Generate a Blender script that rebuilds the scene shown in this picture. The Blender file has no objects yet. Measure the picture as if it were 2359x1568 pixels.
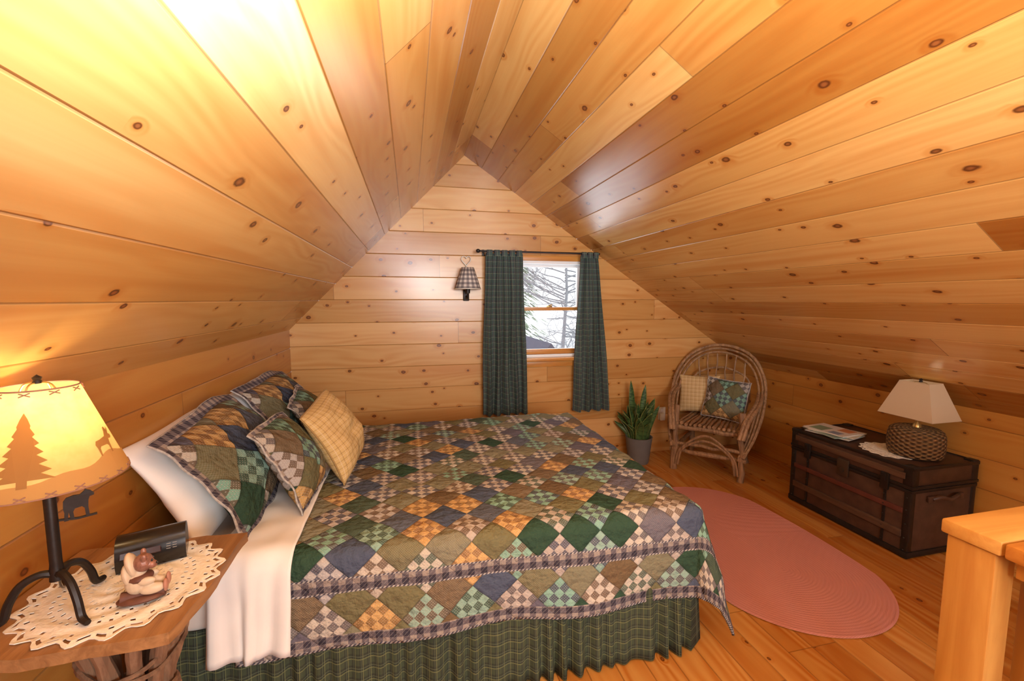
import bpy, bmesh, math, random
from mathutils import Vector, Matrix, noise as mnoise
PI=math.pi; rad=math.radians
random.seed(11)
sc=bpy.context.scene; COL=sc.collection
try:
    sc.view_settings.view_transform='Standard'; sc.view_settings.look='None'
except Exception: pass

# ------------------------------------------------------------------ nodes
class G:
    def __init__(s,name,rough=.5,spec=.5):
        s.mat=bpy.data.materials.new(name); s.mat.use_nodes=True
        s.nt=s.mat.node_tree; s.nt.nodes.clear()
        s.out=s.n('ShaderNodeOutputMaterial'); s.b=s.n('ShaderNodeBsdfPrincipled')
        s.nt.links.new(s.b.outputs[0],s.out.inputs[0])
        s.b.inputs['Roughness'].default_value=rough; s.b.inputs['Specular IOR Level'].default_value=spec
        s._tc=None
    def n(s,t): return s.nt.nodes.new(t)
    def set(s,k,v):
        if isinstance(v,bpy.types.NodeSocket): s.nt.links.new(v,k)
        elif isinstance(v,(tuple,list)):
            k.default_value=tuple(v) if len(v)==len(k.default_value) else tuple(v)+(1,)
        else: k.default_value=v
    def m(s,op,a,b=0.0,c=None,clamp=False):
        n=s.n('ShaderNodeMath'); n.operation=op; n.use_clamp=clamp
        s.set(n.inputs[0],a); s.set(n.inputs[1],b)
        if c is not None: s.set(n.inputs[2],c)
        return n.outputs[0]
    def tc(s,k):
        if not s._tc: s._tc=s.n('ShaderNodeTexCoord')
        return s._tc.outputs[k]
    def sep(s,v):
        n=s.n('ShaderNodeSeparateXYZ'); s.set(n.inputs[0],v); return n.outputs
    def comb(s,x,y,z=0.0):
        n=s.n('ShaderNodeCombineXYZ'); s.set(n.inputs[0],x); s.set(n.inputs[1],y); s.set(n.inputs[2],z); return n.outputs[0]
    def noise(s,v,scale,detail=2,rough=.5,dist=0):
        n=s.n('ShaderNodeTexNoise'); s.set(n.inputs['Vector'],v)
        n.inputs['Scale'].default_value=scale; n.inputs['Detail'].default_value=detail
        n.inputs['Roughness'].default_value=rough; n.inputs['Distortion'].default_value=dist
        return n.outputs[0]
    def white(s,v):
        n=s.n('ShaderNodeTexWhiteNoise'); n.noise_dimensions='3D'; s.set(n.inputs['Vector'],v); return n.outputs
    def vor(s,v,scale):
        n=s.n('ShaderNodeTexVoronoi'); n.voronoi_dimensions='2D'; s.set(n.inputs['Vector'],v); n.inputs['Scale'].default_value=scale; return n.outputs
    def mix(s,f,a,b,blend='MIX'):
        n=s.n('ShaderNodeMix'); n.data_type='RGBA'; n.blend_type=blend
        s.set(n.inputs[0],f); s.set(n.inputs[6],a); s.set(n.inputs[7],b); return n.outputs[2]
    def ramp(s,f,stops,interp='LINEAR'):
        n=s.n('ShaderNodeValToRGB'); cr=n.color_ramp; cr.interpolation=interp
        while len(cr.elements)<len(stops): cr.elements.new(.5)
        for e,(p,c) in zip(cr.elements,stops): e.position=p; e.color=tuple(c)+(1,)
        s.set(n.inputs[0],f); return n.outputs[0]
    def smooth(s,v,a,b,o0=0.0,o1=1.0):
        n=s.n('ShaderNodeMapRange'); n.interpolation_type='SMOOTHSTEP'
        s.set(n.inputs[0],v); s.set(n.inputs[1],a); s.set(n.inputs[2],b); s.set(n.inputs[3],o0); s.set(n.inputs[4],o1)
        return n.outputs[0]
    def color(s,c): s.set(s.b.inputs['Base Color'],c)
    def bump(s,h,strength=.3,dist=.01):
        n=s.n('ShaderNodeBump'); s.set(n.inputs['Height'],h); n.inputs['Strength'].default_value=strength
        n.inputs['Distance'].default_value=dist; s.nt.links.new(n.outputs[0],s.b.inputs['Normal'])
    def fr(s,x): return s.m('FRACT',x)
    def lt(s,a,b): return s.m('LESS_THAN',a,b)
    def gt(s,a,b): return s.m('GREATER_THAN',a,b)

def plank(name,w,cols,rough=.35,L=2.6,knot=.45,grain=.3,seed=0.0,line=True,kd=6.4,spec=.4,edge=.5,heart=.5):
    g=G(name,rough,spec); o=g.sep(g.tc('UV')); u,v=o[0],o[1]
    idx=g.m('FLOOR',g.m('DIVIDE',v,w))
    r1=g.white(g.comb(idx,seed,1.3))[0]
    uo=g.m('ADD',u,g.m('MULTIPLY',r1,7.3))
    j=g.m('FLOOR',g.m('DIVIDE',uo,L))
    r2=g.white(g.comb(idx,j,seed+3.7))[0]
    vo=g.m('ADD',v,g.m('MULTIPLY',r2,13.0))
    vv=g.vor(g.comb(g.m('MULTIPLY',uo,.72),vo,0.0),kd)
    cs=g.sep(vv[1])
    radius=g.m('MULTIPLY_ADD',g.m('POWER',cs[0],2.5),.060,.040)
    q=g.m('DIVIDE',vv[0],radius)
    present=g.lt(cs[1],knot)
    halo=g.m('MULTIPLY',present,g.smooth(q,.8,3.6,1.0,0.0))
    n1=g.noise(g.comb(g.m('MULTIPLY',uo,.9),g.m('MULTIPLY',vo,5.0),0.0),1.3,1)
    ph=g.m('ADD',g.m('MULTIPLY',vo,110.0),g.m('MULTIPLY',n1,34.0))
    ph=g.m('ADD',ph,g.m('MULTIPLY',halo,7.0))
    ring=g.m('MULTIPLY_ADD',g.m('SINE',ph),.5,.5)
    fine=g.noise(g.comb(g.m('MULTIPLY',uo,2.5),g.m('MULTIPLY',vo,120.0),0.0),1.0,2)
    big=g.noise(g.comb(g.m('MULTIPLY',uo,.8),g.m('MULTIPLY',vo,7.0),0.0),1.0,3)
    big2=g.noise(g.comb(g.m('MULTIPLY',uo,.55),g.m('MULTIPLY',vo,9.0),5.0),1.0,2)
    c=g.ramp(r2,[(.0,cols[0]),(.22,cols[0]),(.42,cols[2]),(.72,cols[1]),(1.0,cols[2])])
    dark=g.mix(1.0,c,(.76,.50,.28),'MULTIPLY')
    c=g.mix(g.m('MULTIPLY',g.smooth(big2,.46,.70),heart),c,dark)
    f=g.m('MULTIPLY',g.m('MULTIPLY',ring,g.smooth(big,.3,.7)),grain)
    f=g.m('ADD',f,g.m('MULTIPLY',fine,.22))
    f=g.m('ADD',f,g.m('MULTIPLY',halo,.45),clamp=True)
    c=g.mix(f,c,dark)
    wn=g.noise(g.comb(g.m('MULTIPLY',uo,30),g.m('MULTIPLY',vo,30),0.0),1.0,2)
    q2=g.m('ADD',q,g.m('MULTIPLY_ADD',wn,.8,-.4))
    km=g.m('MULTIPLY',present,g.smooth(q2,.75,1.25,1.0,0.0))
    kc=g.mix(g.smooth(q2,.20,.80),(.22,.068,.018),(.070,.016,.005))
    c=g.mix(g.m('MULTIPLY',km,.9),c,kc)
    if line:
        fu=g.m('MULTIPLY',g.fr(g.m('DIVIDE',uo,L)),L)
        c=g.mix(g.m('MULTIPLY',g.lt(fu,.004),.6),c,(.14,.06,.018))
    fv=g.m('MULTIPLY',g.fr(g.m('DIVIDE',v,w)),w)
    e=g.m('MINIMUM',fv,g.m('SUBTRACT',w,fv))
    c=g.mix(g.smooth(e,.0012,.0042,edge,0.0),c,(.15,.055,.014))
    g.color(c)
    g.bump(g.m('ADD',g.m('MULTIPLY',fine,.3),g.m('MULTIPLY',ring,.15)),.05,.003)
    return g.mat

def wood(name,c1,c2,axis='X',rough=.45,scale=1.0,bump=.15):
    g=G(name,rough,.4); o=g.sep(g.tc('Object'))
    s={'X':(2,26,26),'Y':(26,2,26),'Z':(26,26,2)}[axis]
    v=g.comb(*[g.m('MULTIPLY',o[i],s[i]*scale) for i in range(3)])
    n=g.noise(v,1.0,4,.6,.6)
    k=g.noise(g.tc('Object'),6.0*scale,2)
    c=g.mix(g.smooth(n,.3,.72),c1,c2)
    c=g.mix(g.smooth(k,.66,.8,0,.5),c,tuple(x*.35 for x in c2))
    g.color(c); g.bump(n,bump,.004); return g.mat

def plain(name,c,rough=.5,spec=.4,metal=0.0,nscale=0,namp=.15,bump=0.0):
    g=G(name,rough,spec); g.b.inputs['Metallic'].default_value=metal
    if nscale:
        n=g.noise(g.tc('Object'),nscale,3)
        g.color(g.mix(n,tuple(x*(1-namp) for x in c),tuple(min(1,x*(1+namp)) for x in c)))
        if bump: g.bump(n,bump,.004)
    else: g.color(c)
    return g.mat

def plaid(name,base,stripes,rough=.9,cloth=.25):
    g=G(name,rough,.15); o=g.sep(g.tc('UV')); c=base
    for per,wid,off,col,al in stripes:
        for ax in (0,1):
            f=g.fr(g.m('DIVIDE',g.m('ADD',o[ax],off+50*per),per))
            c=g.mix(g.m('MULTIPLY',g.lt(f,wid/per),al),c,col)
    n=g.noise(g.tc('UV'),420.0,2); n2=g.noise(g.tc('UV'),14.0,2)
    c=g.mix(g.m('MULTIPLY',n2,cloth),c,g.mix(1.0,c,(.5,.5,.5),'MULTIPLY'))
    g.color(c); g.bump(n,.2,.002); return g.mat

def bordercol(g,u,v):
    a=g.gt(g.fr(g.m('MULTIPLY',u,22.0)),.5); b=g.gt(g.fr(g.m('MULTIPLY',v,22.0)),.5)
    s=g.m('MULTIPLY',g.m('ADD',a,b),.5)
    c=g.ramp(s,[(0,(.34,.295,.26)),(.3,(.15,.132,.148)),(.8,(.052,.047,.065))],'CONSTANT')
    t=g.lt(g.fr(g.m('MULTIPLY',g.m('ADD',u,v),60.0)),.2)
    return g.mix(g.m('MULTIPLY',t,.3),c,(.38,.345,.31))

def quiltmat(name,d=.17,border=False,ou=0.0,ov=0.0,seed=0.0,dim=1.0):
    g=G(name,.95,.1); o=g.sep(g.tc('UV')); u0,v0=o[0],o[1]
    wob=g.noise(g.tc('UV'),9.0,1)
    u=g.m('ADD',g.m('ADD',u0,ou+d*40),g.m('MULTIPLY_ADD',wob,.012,-.006)); v=g.m('ADD',v0,ov)
    a=g.m('DIVIDE',g.m('ADD',u,v),d); b=g.m('DIVIDE',g.m('SUBTRACT',u,v),d)
    ia=g.m('FLOOR',a); ib=g.m('FLOOR',b); fa=g.fr(a); fb=g.fr(b)
    par=g.m('MODULO',g.m('ADD',g.m('ADD',ia,ib),1000.0),2.0)
    w=g.white(g.comb(ia,ib,seed+.5)); ws=g.sep(w[1]); r1=w[0]
    solid=g.ramp(r1,[(0,(.040,.082,.052)),(.17,(.185,.172,.090)),(.41,(.175,.122,.068)),(.55,(.085,.106,.160)),(.70,(.225,.215,.140)),(.90,(.140,.130,.165)) ],'CONSTANT')
    light=g.ramp(ws[0],[(0,(.25,.49,.38)),(.18,(.66,.42,.16)),(.33,(.62,.57,.48)),(.56,(.54,.48,.42)),(.74,(.30,.49,.40)),(.86,(.54,.52,.50))],'CONSTANT')
    darkc=g.ramp(ws[1],[(0,(.060,.100,.070)),(.25,(.150,.098,.064)),(.5,(.072,.078,.120)),(.75,(.115,.10,.108))],'CONSTANT')
    dk2=g.mix(g.m('MULTIPLY',g.lt(g.m('ABSOLUTE',g.m('SUBTRACT',ws[0],.255)),.075),.75),darkc,(.36,.19,.065))
    chk=g.m('MODULO',g.m('ADD',g.m('FLOOR',g.m('MULTIPLY',fa,4.0)),g.m('FLOOR',g.m('MULTIPLY',fb,4.0))),2.0)
    pie=g.mix(g.m('MULTIPLY_ADD',chk,-.80,.86),light,dk2)
    l1=g.lt(g.fr(g.m('MULTIPLY',fa,16.0)),.34); l2=g.lt(g.fr(g.m('MULTIPLY',fb,16.0)),.34)
    pie=g.mix(g.m('MULTIPLY',g.m('ADD',l1,l2),.18),pie,dk2)
    pie=g.mix(g.m('MULTIPLY',g.m('MULTIPLY',l1,l2),.5),pie,(.66,.64,.60))
    p1=g.lt(g.fr(g.m('MULTIPLY',fa,20.0)),.3); p2=g.lt(g.fr(g.m('MULTIPLY',fb,20.0)),.3)
    solid=g.mix(g.m('MULTIPLY',g.m('MULTIPLY',g.m('ADD',p1,p2),g.gt(ws[2],.70)),.18),solid,(.42,.40,.34))
    c=g.mix(par,solid,pie)
    ea=g.m('MINIMUM',fa,g.m('SUBTRACT',1.0,fa)); eb=g.m('MINIMUM',fb,g.m('SUBTRACT',1.0,fb)); e=g.m('MINIMUM',ea,eb)
    h=g.m('POWER',g.m('MULTIPLY',e,2.0),.4)
    c=g.mix(g.smooth(e,.0,.035,.35,0.0),c,(.035,.034,.034))
    if border:
        ed=g.m('MINIMUM',u0,v0)
        bm_=g.m('ADD',g.lt(ed,.05),g.lt(g.m('ABSOLUTE',g.m('SUBTRACT',ed,.225)),.024),clamp=True)
        c=g.mix(bm_,c,bordercol(g,u0,v0))
        pip=g.m('ADD',g.lt(ed,.008),g.lt(g.m('ABSOLUTE',g.m('SUBTRACT',g.m('ABSOLUTE',g.m('SUBTRACT',ed,.225)),.024)),.003),clamp=True)
        ck=g.gt(g.fr(g.m('MULTIPLY',g.m('ADD',u0,v0),70.0)),.5)
        c=g.mix(pip,c,g.mix(ck,(.46,.44,.41),(.09,.085,.11)))
    n=g.noise(g.tc('UV'),300.0,2); n2=g.noise(g.tc('UV'),32.0,3)
    c=g.mix(g.m('MULTIPLY',n2,.26),c,g.mix(1.0,c,(.5,.5,.5),'MULTIPLY'))
    if dim<1: c=g.mix(1.0,c,(dim,dim,dim),'MULTIPLY')
    g.color(c)
    g.bump(g.m('ADD',g.m('MULTIPLY',h,1.0),g.m('ADD',g.m('MULTIPLY',n2,2.2),g.m('MULTIPLY',n,.12))),.7,.013)
    return g.mat

def translucent(name,c,tr=.5,emit=0.0,ecol=None,mott=0):
    g=G(name,.8,.1)
    t=g.n('ShaderNodeBsdfTranslucent')
    if mott:
        n=g.noise(g.tc('Object'),mott,4,.65); cc=g.mix(g.smooth(n,.3,.7),tuple(x*k for x,k in zip(c,(.88,.80,.66))),c)
        g.color(cc); g.set(t.inputs[0],cc)
    else:
        g.color(c); t.inputs[0].default_value=tuple(c)+(1,)
    ms=g.n('ShaderNodeMixShader'); ms.inputs[0].default_value=tr
    g.nt.links.new(g.b.outputs[0],ms.inputs[1]); g.nt.links.new(t.outputs[0],ms.inputs[2]); g.nt.links.new(ms.outputs[0],g.out.inputs[0])
    if emit:
        g.b.inputs['Emission Color'].default_value=tuple(ecol or c)+(1,); g.b.inputs['Emission Strength'].default_value=emit
    return g.mat

MT={}
MT['ceil']=plank('pine_ceiling_boards',.18,[(.38,.160,.030),(.72,.440,.150),(.55,.280,.070)],.26,2.9,.54,.36,1.0,spec=.55)
MT['far']=plank('pine_wall_boards',.18,[(.48,.248,.074),(.67,.400,.160),(.57,.318,.108)],.27,3.1,.60,.40,5.0,kd=7.2,heart=.45,edge=.45,spec=.5)
MT['side']=plank('pine_side_boards',.18,[(.42,.180,.034),(.56,.285,.072),(.49,.228,.048)],.30,3.0,.48,.40,9.0,spec=.5)
MT['floor']=plank('pine_floor_boards',.12,[(.46,.192,.038),(.64,.335,.094),(.55,.262,.060)],.20,2.4,.30,.95,21.0,spec=.5)
MT['trim']=wood('pine_trim',(.58,.27,.062),(.44,.170,.034),'X',.35)
MT['post']=wood('pine_post',(.53,.28,.073),(.43,.195,.045),'Z',.33)
MT['rail']=wood('pine_rail',(.62,.355,.105),(.51,.25,.062),'X',.33)
MT['white']=plain('white_paint',(.80,.82,.84),.5)
MT['linen']=plain('white_linen',(.82,.81,.79),.9,.15,0,9,.06,.15)
MT['mattress']=plain('mattress_ticking',(.72,.66,.60),.9,.15,0,20,.06)
MT['quilt']=quiltmat('patchwork_quilt',.163,True)
MT['sham']=quiltmat('patchwork_sham',.19,False,.06,.03,4.0,.76)
MT['patch']=quiltmat('patchwork_cushion',.16,False,.085,.0,8.0,.80)
g=G('plaid_border',.95,.1); o=g.sep(g.tc('UV')); g.color(bordercol(g,o[0],o[1])); MT['border']=g.mat
MT['ypl']=plaid('yellow_plaid',(.61,.43,.185),[(.030,.0035,0,(.29,.18,.07),.5),(.030,.002,.012,(.70,.58,.4),.6)])
MT['ypl2']=plaid('pale_yellow_plaid',(.58,.42,.21),[(.034,.004,0,(.32,.2,.08),.45),(.034,.002,.012,(.8,.7,.5),.6)])
MT['green']=plaid('green_plaid_curtain',(.062,.095,.084),[(.048,.020,0,(.031,.046,.063),.50),(.048,.004,.030,(.23,.26,.17),.6),(.048,.003,.042,(.18,.115,.095),.5)])
MT['skirt']=plaid('green_plaid_skirt',(.060,.077,.047),[(.042,.017,0,(.029,.034,.031),.55),(.042,.004,.025,(.21,.23,.10),.5),(.042,.003,.034,(.14,.17,.11),.5)])
MT['ging']=plaid('gingham_shade',(.66,.60,.53),[(.036,.018,0,(.060,.045,.065),.60)],cloth=.1)
MT['iron']=plain('wrought_iron',(.030,.024,.022),.45,.5,.6,40,.3,.2)
MT['black']=plain('black_plastic',(.012,.011,.011),.22,.5)
MT['maroon']=plain('dark_red_display',(.028,.005,.005),.08,.6)
MT['mark']=plain('white_print',(.28,.26,.24),.6)
MT['brass']=plain('aged_brass',(.45,.30,.11),.35,.5,.8)
MT['chrome']=plain('dull_wire',(.30,.27,.23),.4,.5,.6)
MT['shade']=translucent('parchment_shade',(.86,.63,.28),.55,.40,(1.0,.68,.24),14)
MT['sil']=translucent('parchment_silhouette',(.42,.235,.085),.45,.05,(1,.5,.14))
MT['hill']=translucent('parchment_hills',(.58,.36,.14),.5,.12,(1,.55,.18))
MT['lacing']=plain('leather_lacing',(.34,.18,.12),.8,.2)
MT['lace']=plain('crochet_lace',(.82,.79,.71),.95,.1,0,120,.15,.4)
MT['twig']=wood('willow_twig',(.40,.235,.120),(.18,.096,.048),'Z',.6,2.2,.35)
MT['bark']=wood('rough_bark',(.28,.16,.09),(.14,.072,.04),'Z',.85,1.8,.4)
MT['slab']=wood('slab_top',(.38,.20,.082),(.22,.105,.042),'Y',.5,1.3,.4)
MT['leather']=plain('trunk_hide',(.062,.031,.019),.5,.4,0,16,.65,.3)
MT['lid']=plain('trunk_lid_hide',(.056,.028,.017),.45,.4,0,14,.65,.3)
MT['slat']=wood('trunk_slat',(.105,.056,.032),(.06,.030,.018),'Y',.5)
MT['tmetal']=plain('trunk_iron',(.024,.019,.016),.42,.5,.5,30,.4)
MT['red']=plain('trunk_red_slat',(.10,.028,.018),.5,.4,0,14,.45)
MT['pot']=plain('grey_pot',(.15,.146,.142),.6,.3,0,14,.15)
MT['soil']=plain('potting_soil',(.04,.025,.015),.95,.1,0,80,.4)
g=G('snake_leaf',.4,.4); o=g.sep(g.tc('UV'))
band=g.noise(g.comb(g.m('MULTIPLY',o[0],.6),g.m('MULTIPLY',o[1],22.0),0.0),1.6,2)
c=g.mix(g.smooth(band,.42,.6),(.024,.062,.019),(.078,.145,.042))
ed=g.m('ABSOLUTE',g.m('SUBTRACT',o[0],.5)); c=g.mix(g.smooth(ed,.43,.48),c,(.22,.25,.07)); g.color(c); MT['leaf']=g.mat
g=G('braided_rug',.95,.1); n=g.noise(g.tc('UV'),1.0,2)
o=g.sep(g.tc('UV')); st=g.m('MULTIPLY_ADD',g.m('SINE',g.m('ADD',g.m('MULTIPLY',o[0],420.0),g.m('MULTIPLY',o[1],300.0))),.5,.5)
c=g.mix(st,(.52,.210,.175),(.61,.272,.235)); g.color(c); g.bump(st,.3,.004); MT['rug']=g.mat
g=G('wicker_weave',.6,.4); o=g.sep(g.tc('UV'))
a=g.m('SINE',g.m('MULTIPLY',o[0],PI*2*16)); b=g.m('SINE',g.m('MULTIPLY',o[1],PI*2*7)); w_=g.m('MULTIPLY',a,b)
c=g.mix(g.m('MULTIPLY_ADD',w_,.5,.5),(.045,.022,.010),(.28,.155,.06)); g.color(c); g.bump(w_,.8,.012); MT['wicker']=g.mat
MT['cream']=translucent('beige_shade',(.54,.40,.26),.22,.03,(1,.78,.52))
MT['page']=plain('magazine_pages',(.70,.67,.60),.8)
MT['bulb']=plain('glass_bulb',(.9,.85,.75),.2)
MT['fig1']=plain('figurine_bronze',(.26,.12,.085),.35,.5,.2,160,.5,.3)
MT['fig2']=plain('figurine_cream',(.58,.46,.33),.45,.4)
MT['fig3']=plain('figurine_brown',(.12,.045,.028),.5,.4,0,50,.4,.3)
MT['fig4']=plain('figurine_pink',(.44,.21,.145),.5)
MT['ivory']=plain('ivory_plastic',(.70,.66,.57),.4)
MT['obark']=plain('outdoor_bark',(.34,.34,.36),.9,.1,0,6,.2)  # bark colour paled to imitate overexposure outdoors
MT['ogreen']=plain('outdoor_evergreen',(.36,.43,.32),.9,.1,0,9,.25)  # green washed out in the colour to imitate blown-out daylight
MT['oground']=plain('outdoor_ground',(.75,.77,.8),.9,.1)
MT['oroof']=plain('outdoor_roof',(.13,.13,.17),.9,.1)
MT['owall']=plain('outdoor_wall',(.35,.33,.36),.9,.1)
MT['ivory2']=plain('pale_piping',(.40,.385,.36),.9,.1,0,90,.7)
g=G('window_glass',.02,.5)
tr=g.n('ShaderNodeBsdfTransparent'); gl=g.n('ShaderNodeBsdfGlossy'); gl.inputs['Roughness'].default_value=.02
ms=g.n('ShaderNodeMixShader'); ms.inputs[0].default_value=.05
g.nt.links.new(tr.outputs[0],ms.inputs[1]); g.nt.links.new(gl.outputs[0],ms.inputs[2]); g.nt.links.new(ms.outputs[0],g.out.inputs[0]); MT['glass']=g.mat

# ------------------------------------------------------------------ mesh helpers
def mk(name,bm,mat,parent=None,ang=40,fix=False):
    if fix: bmesh.ops.recalc_face_normals(bm,faces=bm.faces[:])
    me=bpy.data.meshes.new(name); bm.to_mesh(me); bm.free()
    for x in (mat if isinstance(mat,list) else [mat]): me.materials.append(x)
    if ang:
        for p in me.polygons: p.use_smooth=True
        me.set_sharp_from_angle(angle=rad(ang))
    o=bpy.data.objects.new(name,me); COL.objects.link(o)
    if parent: o.parent=parent
    return o
def tag(o,label,cat,group=None):
    o['label']=label; o['category']=cat
    if group: o['group']=group
    return o
def rebase(o):
    vs=[v.co for v in o.data.vertices]
    c=Vector(((min(v.x for v in vs)+max(v.x for v in vs))/2,(min(v.y for v in vs)+max(v.y for v in vs))/2,min(v.z for v in vs)))
    o.data.transform(Matrix.Translation(-c)); o.location=c; return o
def struct(o): o['kind']='structure'; return o
def E(name,label,cat,loc,rotz=0,group=None):
    o=bpy.data.objects.new(name,None); COL.objects.link(o); o.location=loc; o.rotation_euler=(0,0,rotz)
    o.empty_display_size=.1
    return tag(o,label,cat,group)
def BM():
    bm=bmesh.new(); bm.loops.layers.uv.new('UVMap'); return bm
def addq(bm,pts,uvs=None):
    f=bm.faces.new([bm.verts.new(p) for p in pts])
    if uvs:
        l=bm.loops.layers.uv.active
        for lp,c in zip(f.loops,uvs): lp[l].uv=c
    return f
def join(bm,t,M=None):
    me=bpy.data.meshes.new('tmp'); t.to_mesh(me); t.free()
    if M is not None: me.transform(M)
    bm.from_mesh(me); bpy.data.meshes.remove(me)
def rbox(bm,c,s,bev=.003,seg=2,R=None):
    t=BM(); bmesh.ops.create_cube(t,size=1.0,calc_uvs=True)
    bmesh.ops.scale(t,vec=s,verts=t.verts[:])
    if bev: bmesh.ops.bevel(t,geom=t.edges[:],offset=bev,segments=seg,profile=.5,affect='EDGES')
    M=Matrix.Translation(c)
    if R is not None: M=M@R
    join(bm,t,M); return bm
def Rz(a): return Matrix.Rotation(a,4,'Z')
def Ry(a): return Matrix.Rotation(a,4,'Y')
def Rx(a): return Matrix.Rotation(a,4,'X')
def cr(pts,n=6,closed=False):
    P=[Vector(p) for p in pts]; out=[]; N=len(P)
    rng=range(N) if closed else range(N-1)
    for i in rng:
        if closed: a,b,c,d=P[i-1],P[i],P[(i+1)%N],P[(i+2)%N]
        else: a,b,c,d=P[max(i-1,0)],P[i],P[i+1],P[min(i+2,N-1)]
        for k in range(n):
            t=k/n
            out.append(.5*((2*b)+(c-a)*t+(2*a-5*b+4*c-d)*t*t+(3*b-a-3*c+d)*t**3))
    if not closed: out.append(P[-1])
    return out
def tube(bm,pts,r,seg=8,closed=False):
    P=[Vector(p) for p in pts]; N=len(P)
    rs=r if isinstance(r,(list,tuple)) else [r]*N
    T=[]
    for i in range(N):
        if closed: t=P[(i+1)%N]-P[i-1]
        else: t=P[min(i+1,N-1)]-P[max(i-1,0)]
        T.append(t.normalized() if t.length>1e-9 else Vector((0,0,1)))
    up=Vector((0,0,1)) if abs(T[0].z)<.9 else Vector((1,0,0))
    nrm=(up-T[0]*up.dot(T[0])).normalized(); rings=[]
    for i in range(N):
        nrm=(nrm-T[i]*nrm.dot(T[i])).normalized(); b=T[i].cross(nrm)
        rings.append([bm.verts.new(P[i]+(nrm*math.cos(2*PI*k/seg)+b*math.sin(2*PI*k/seg))*rs[i]) for k in range(seg)])
    for i in range(N if closed else N-1):
        A,B=rings[i],rings[(i+1)%N]
        for k in range(seg): bm.faces.new((A[k],A[(k+1)%seg],B[(k+1)%seg],B[k]))
    if not closed:
        bm.faces.new(rings[0][::-1]); bm.faces.new(rings[-1])
    return bm
def stick(bm,a,b,r=.01,wob=.006,seg=7,n=4,rnd=random):
    a=Vector(a); b=Vector(b); pts=[]
    for i in range(n+1):
        p=a.lerp(b,i/n)
        if 0<i<n: p+=Vector((rnd.uniform(-wob,wob) for _ in range(3)))
        pts.append(p)
    return tube(bm,pts,[r*rnd.uniform(.80,1.2) for _ in pts],seg)
def lathe(bm,prof,seg=32,c=(0,0,0),vs=1.0,uo=1.0):
    l=bm.loops.layers.uv.active; L=[0]
    for (a,b),(d,e) in zip(prof,prof[1:]): L.append(L[-1]+math.hypot(d-a,e-b))
    rings=[[bm.verts.new((c[0]+r*math.cos(2*PI*k/seg),c[1]+r*math.sin(2*PI*k/seg),c[2]+z)) for k in range(seg)] for r,z in prof]
    for i in range(len(prof)-1):
        for k in range(seg):
            f=bm.faces.new((rings[i][k],rings[i][(k+1)%seg],rings[i+1][(k+1)%seg],rings[i+1][k]))
            for lp,(uu,ii) in zip(f.loops,((k,i),(k+1,i),(k+1,i+1),(k,i+1))): lp[l].uv=(uu/seg*uo,L[ii]*vs)
    return bm
def ell(bm,c,r,R=None,seg=16):
    t=BM(); bmesh.ops.create_uvsphere(t,u_segments=seg,v_segments=max(8,seg//2),radius=1.0)
    M=Matrix.Translation(c)
    if R is not None: M=M@R
    join(bm,t,M@Matrix.Diagonal((r[0],r[1],r[2],1))); return bm
def prism(bm,poly,th,M):
    n=len(poly)
    f=[bm.verts.new(M@Vector((x,y,-th/2))) for x,y in poly]; b=[bm.verts.new(M@Vector((x,y,th/2))) for x,y in poly]
    bm.faces.new(f[::-1]); bm.faces.new(b)
    for i in range(n): bm.faces.new((f[i],f[(i+1)%n],b[(i+1)%n],b[i]))
    return bm
def grid(bm,nu,nv,fn,uvf):
    l=bm.loops.layers.uv.active
    V=[[bm.verts.new(fn(i,j)) for j in range(nv+1)] for i in range(nu+1)]
    for i in range(nu):
        for j in range(nv):
            f=bm.faces.new((V[i][j],V[i+1][j],V[i+1][j+1],V[i][j+1]))
            for lp,(a,b) in zip(f.loops,((i,j),(i+1,j),(i+1,j+1),(i,j+1))): lp[l].uv=uvf(a,b)
    return V
def solid(o,t,off=0.0):
    m=o.modifiers.new('thick','SOLIDIFY'); m.thickness=t; m.offset=off; return o

# ------------------------------------------------------------------ room shell
XL,XR,RX,RZ,EL,ER,D,YB=-.897,3.2,.452,2.592,1.21,.806,3.6,-1.8
W=.18; GR=.004; GD=.0022
def xl(z): return XL if z<=EL else XL+(z-EL)/(RZ-EL)*(RX-XL)
def xr(z): return XR if z<=ER else XR-(z-ER)/(RZ-ER)*(XR-RX)
HX0,HX1,HZ0,HZ1=.86,1.52,.94,1.77
def gable(name,Y,sg,hole,mat,uo):
    bm=BM(); zs=set([EL,ER,RZ])
    k=0
    while k*W<RZ:
        for z in (k*W,k*W+GR,k*W+W-GR):
            if z<RZ: zs.add(round(z,5))
        k+=1
    if hole: zs|={HZ0,HZ1}
    zs=sorted(zs)
    def dep(z,e):
        f=(z+e)%W-e
        f=min(max(f,0),W)
        if f<GR: return (1-f/GR)*GD
        if f>W-GR: return (1-(W-f)/GR)*GD
        return 0
    for z0,z1 in zip(zs,zs[1:]):
        if z1-z0<1e-4: continue
        d0=dep(z0,1e-6)*sg; d1=dep(z1,-1e-6)*sg; zm=(z0+z1)/2
        S=[(xl(z0),xr(z0),xl(z1),xr(z1))]
        if hole and HZ0<zm<HZ1: S=[(xl(z0),HX0,xl(z1),HX0),(HX1,xr(z0),HX1,xr(z1))]
        for a,b,c,d in S:
            addq(bm,[(a,Y+d0,z0),(b,Y+d0,z0),(d,Y+d1,z1),(c,Y+d1,z1)],[(a+uo,z0),(b+uo,z0),(d+uo,z1),(c+uo,z1)])
    return struct(mk(name,bm,mat,None,0))
gable('wall_far',D,1,True,MT['far'],3.0)
gable('wall_back',YB,-1,False,MT['far'],41.0)
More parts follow.
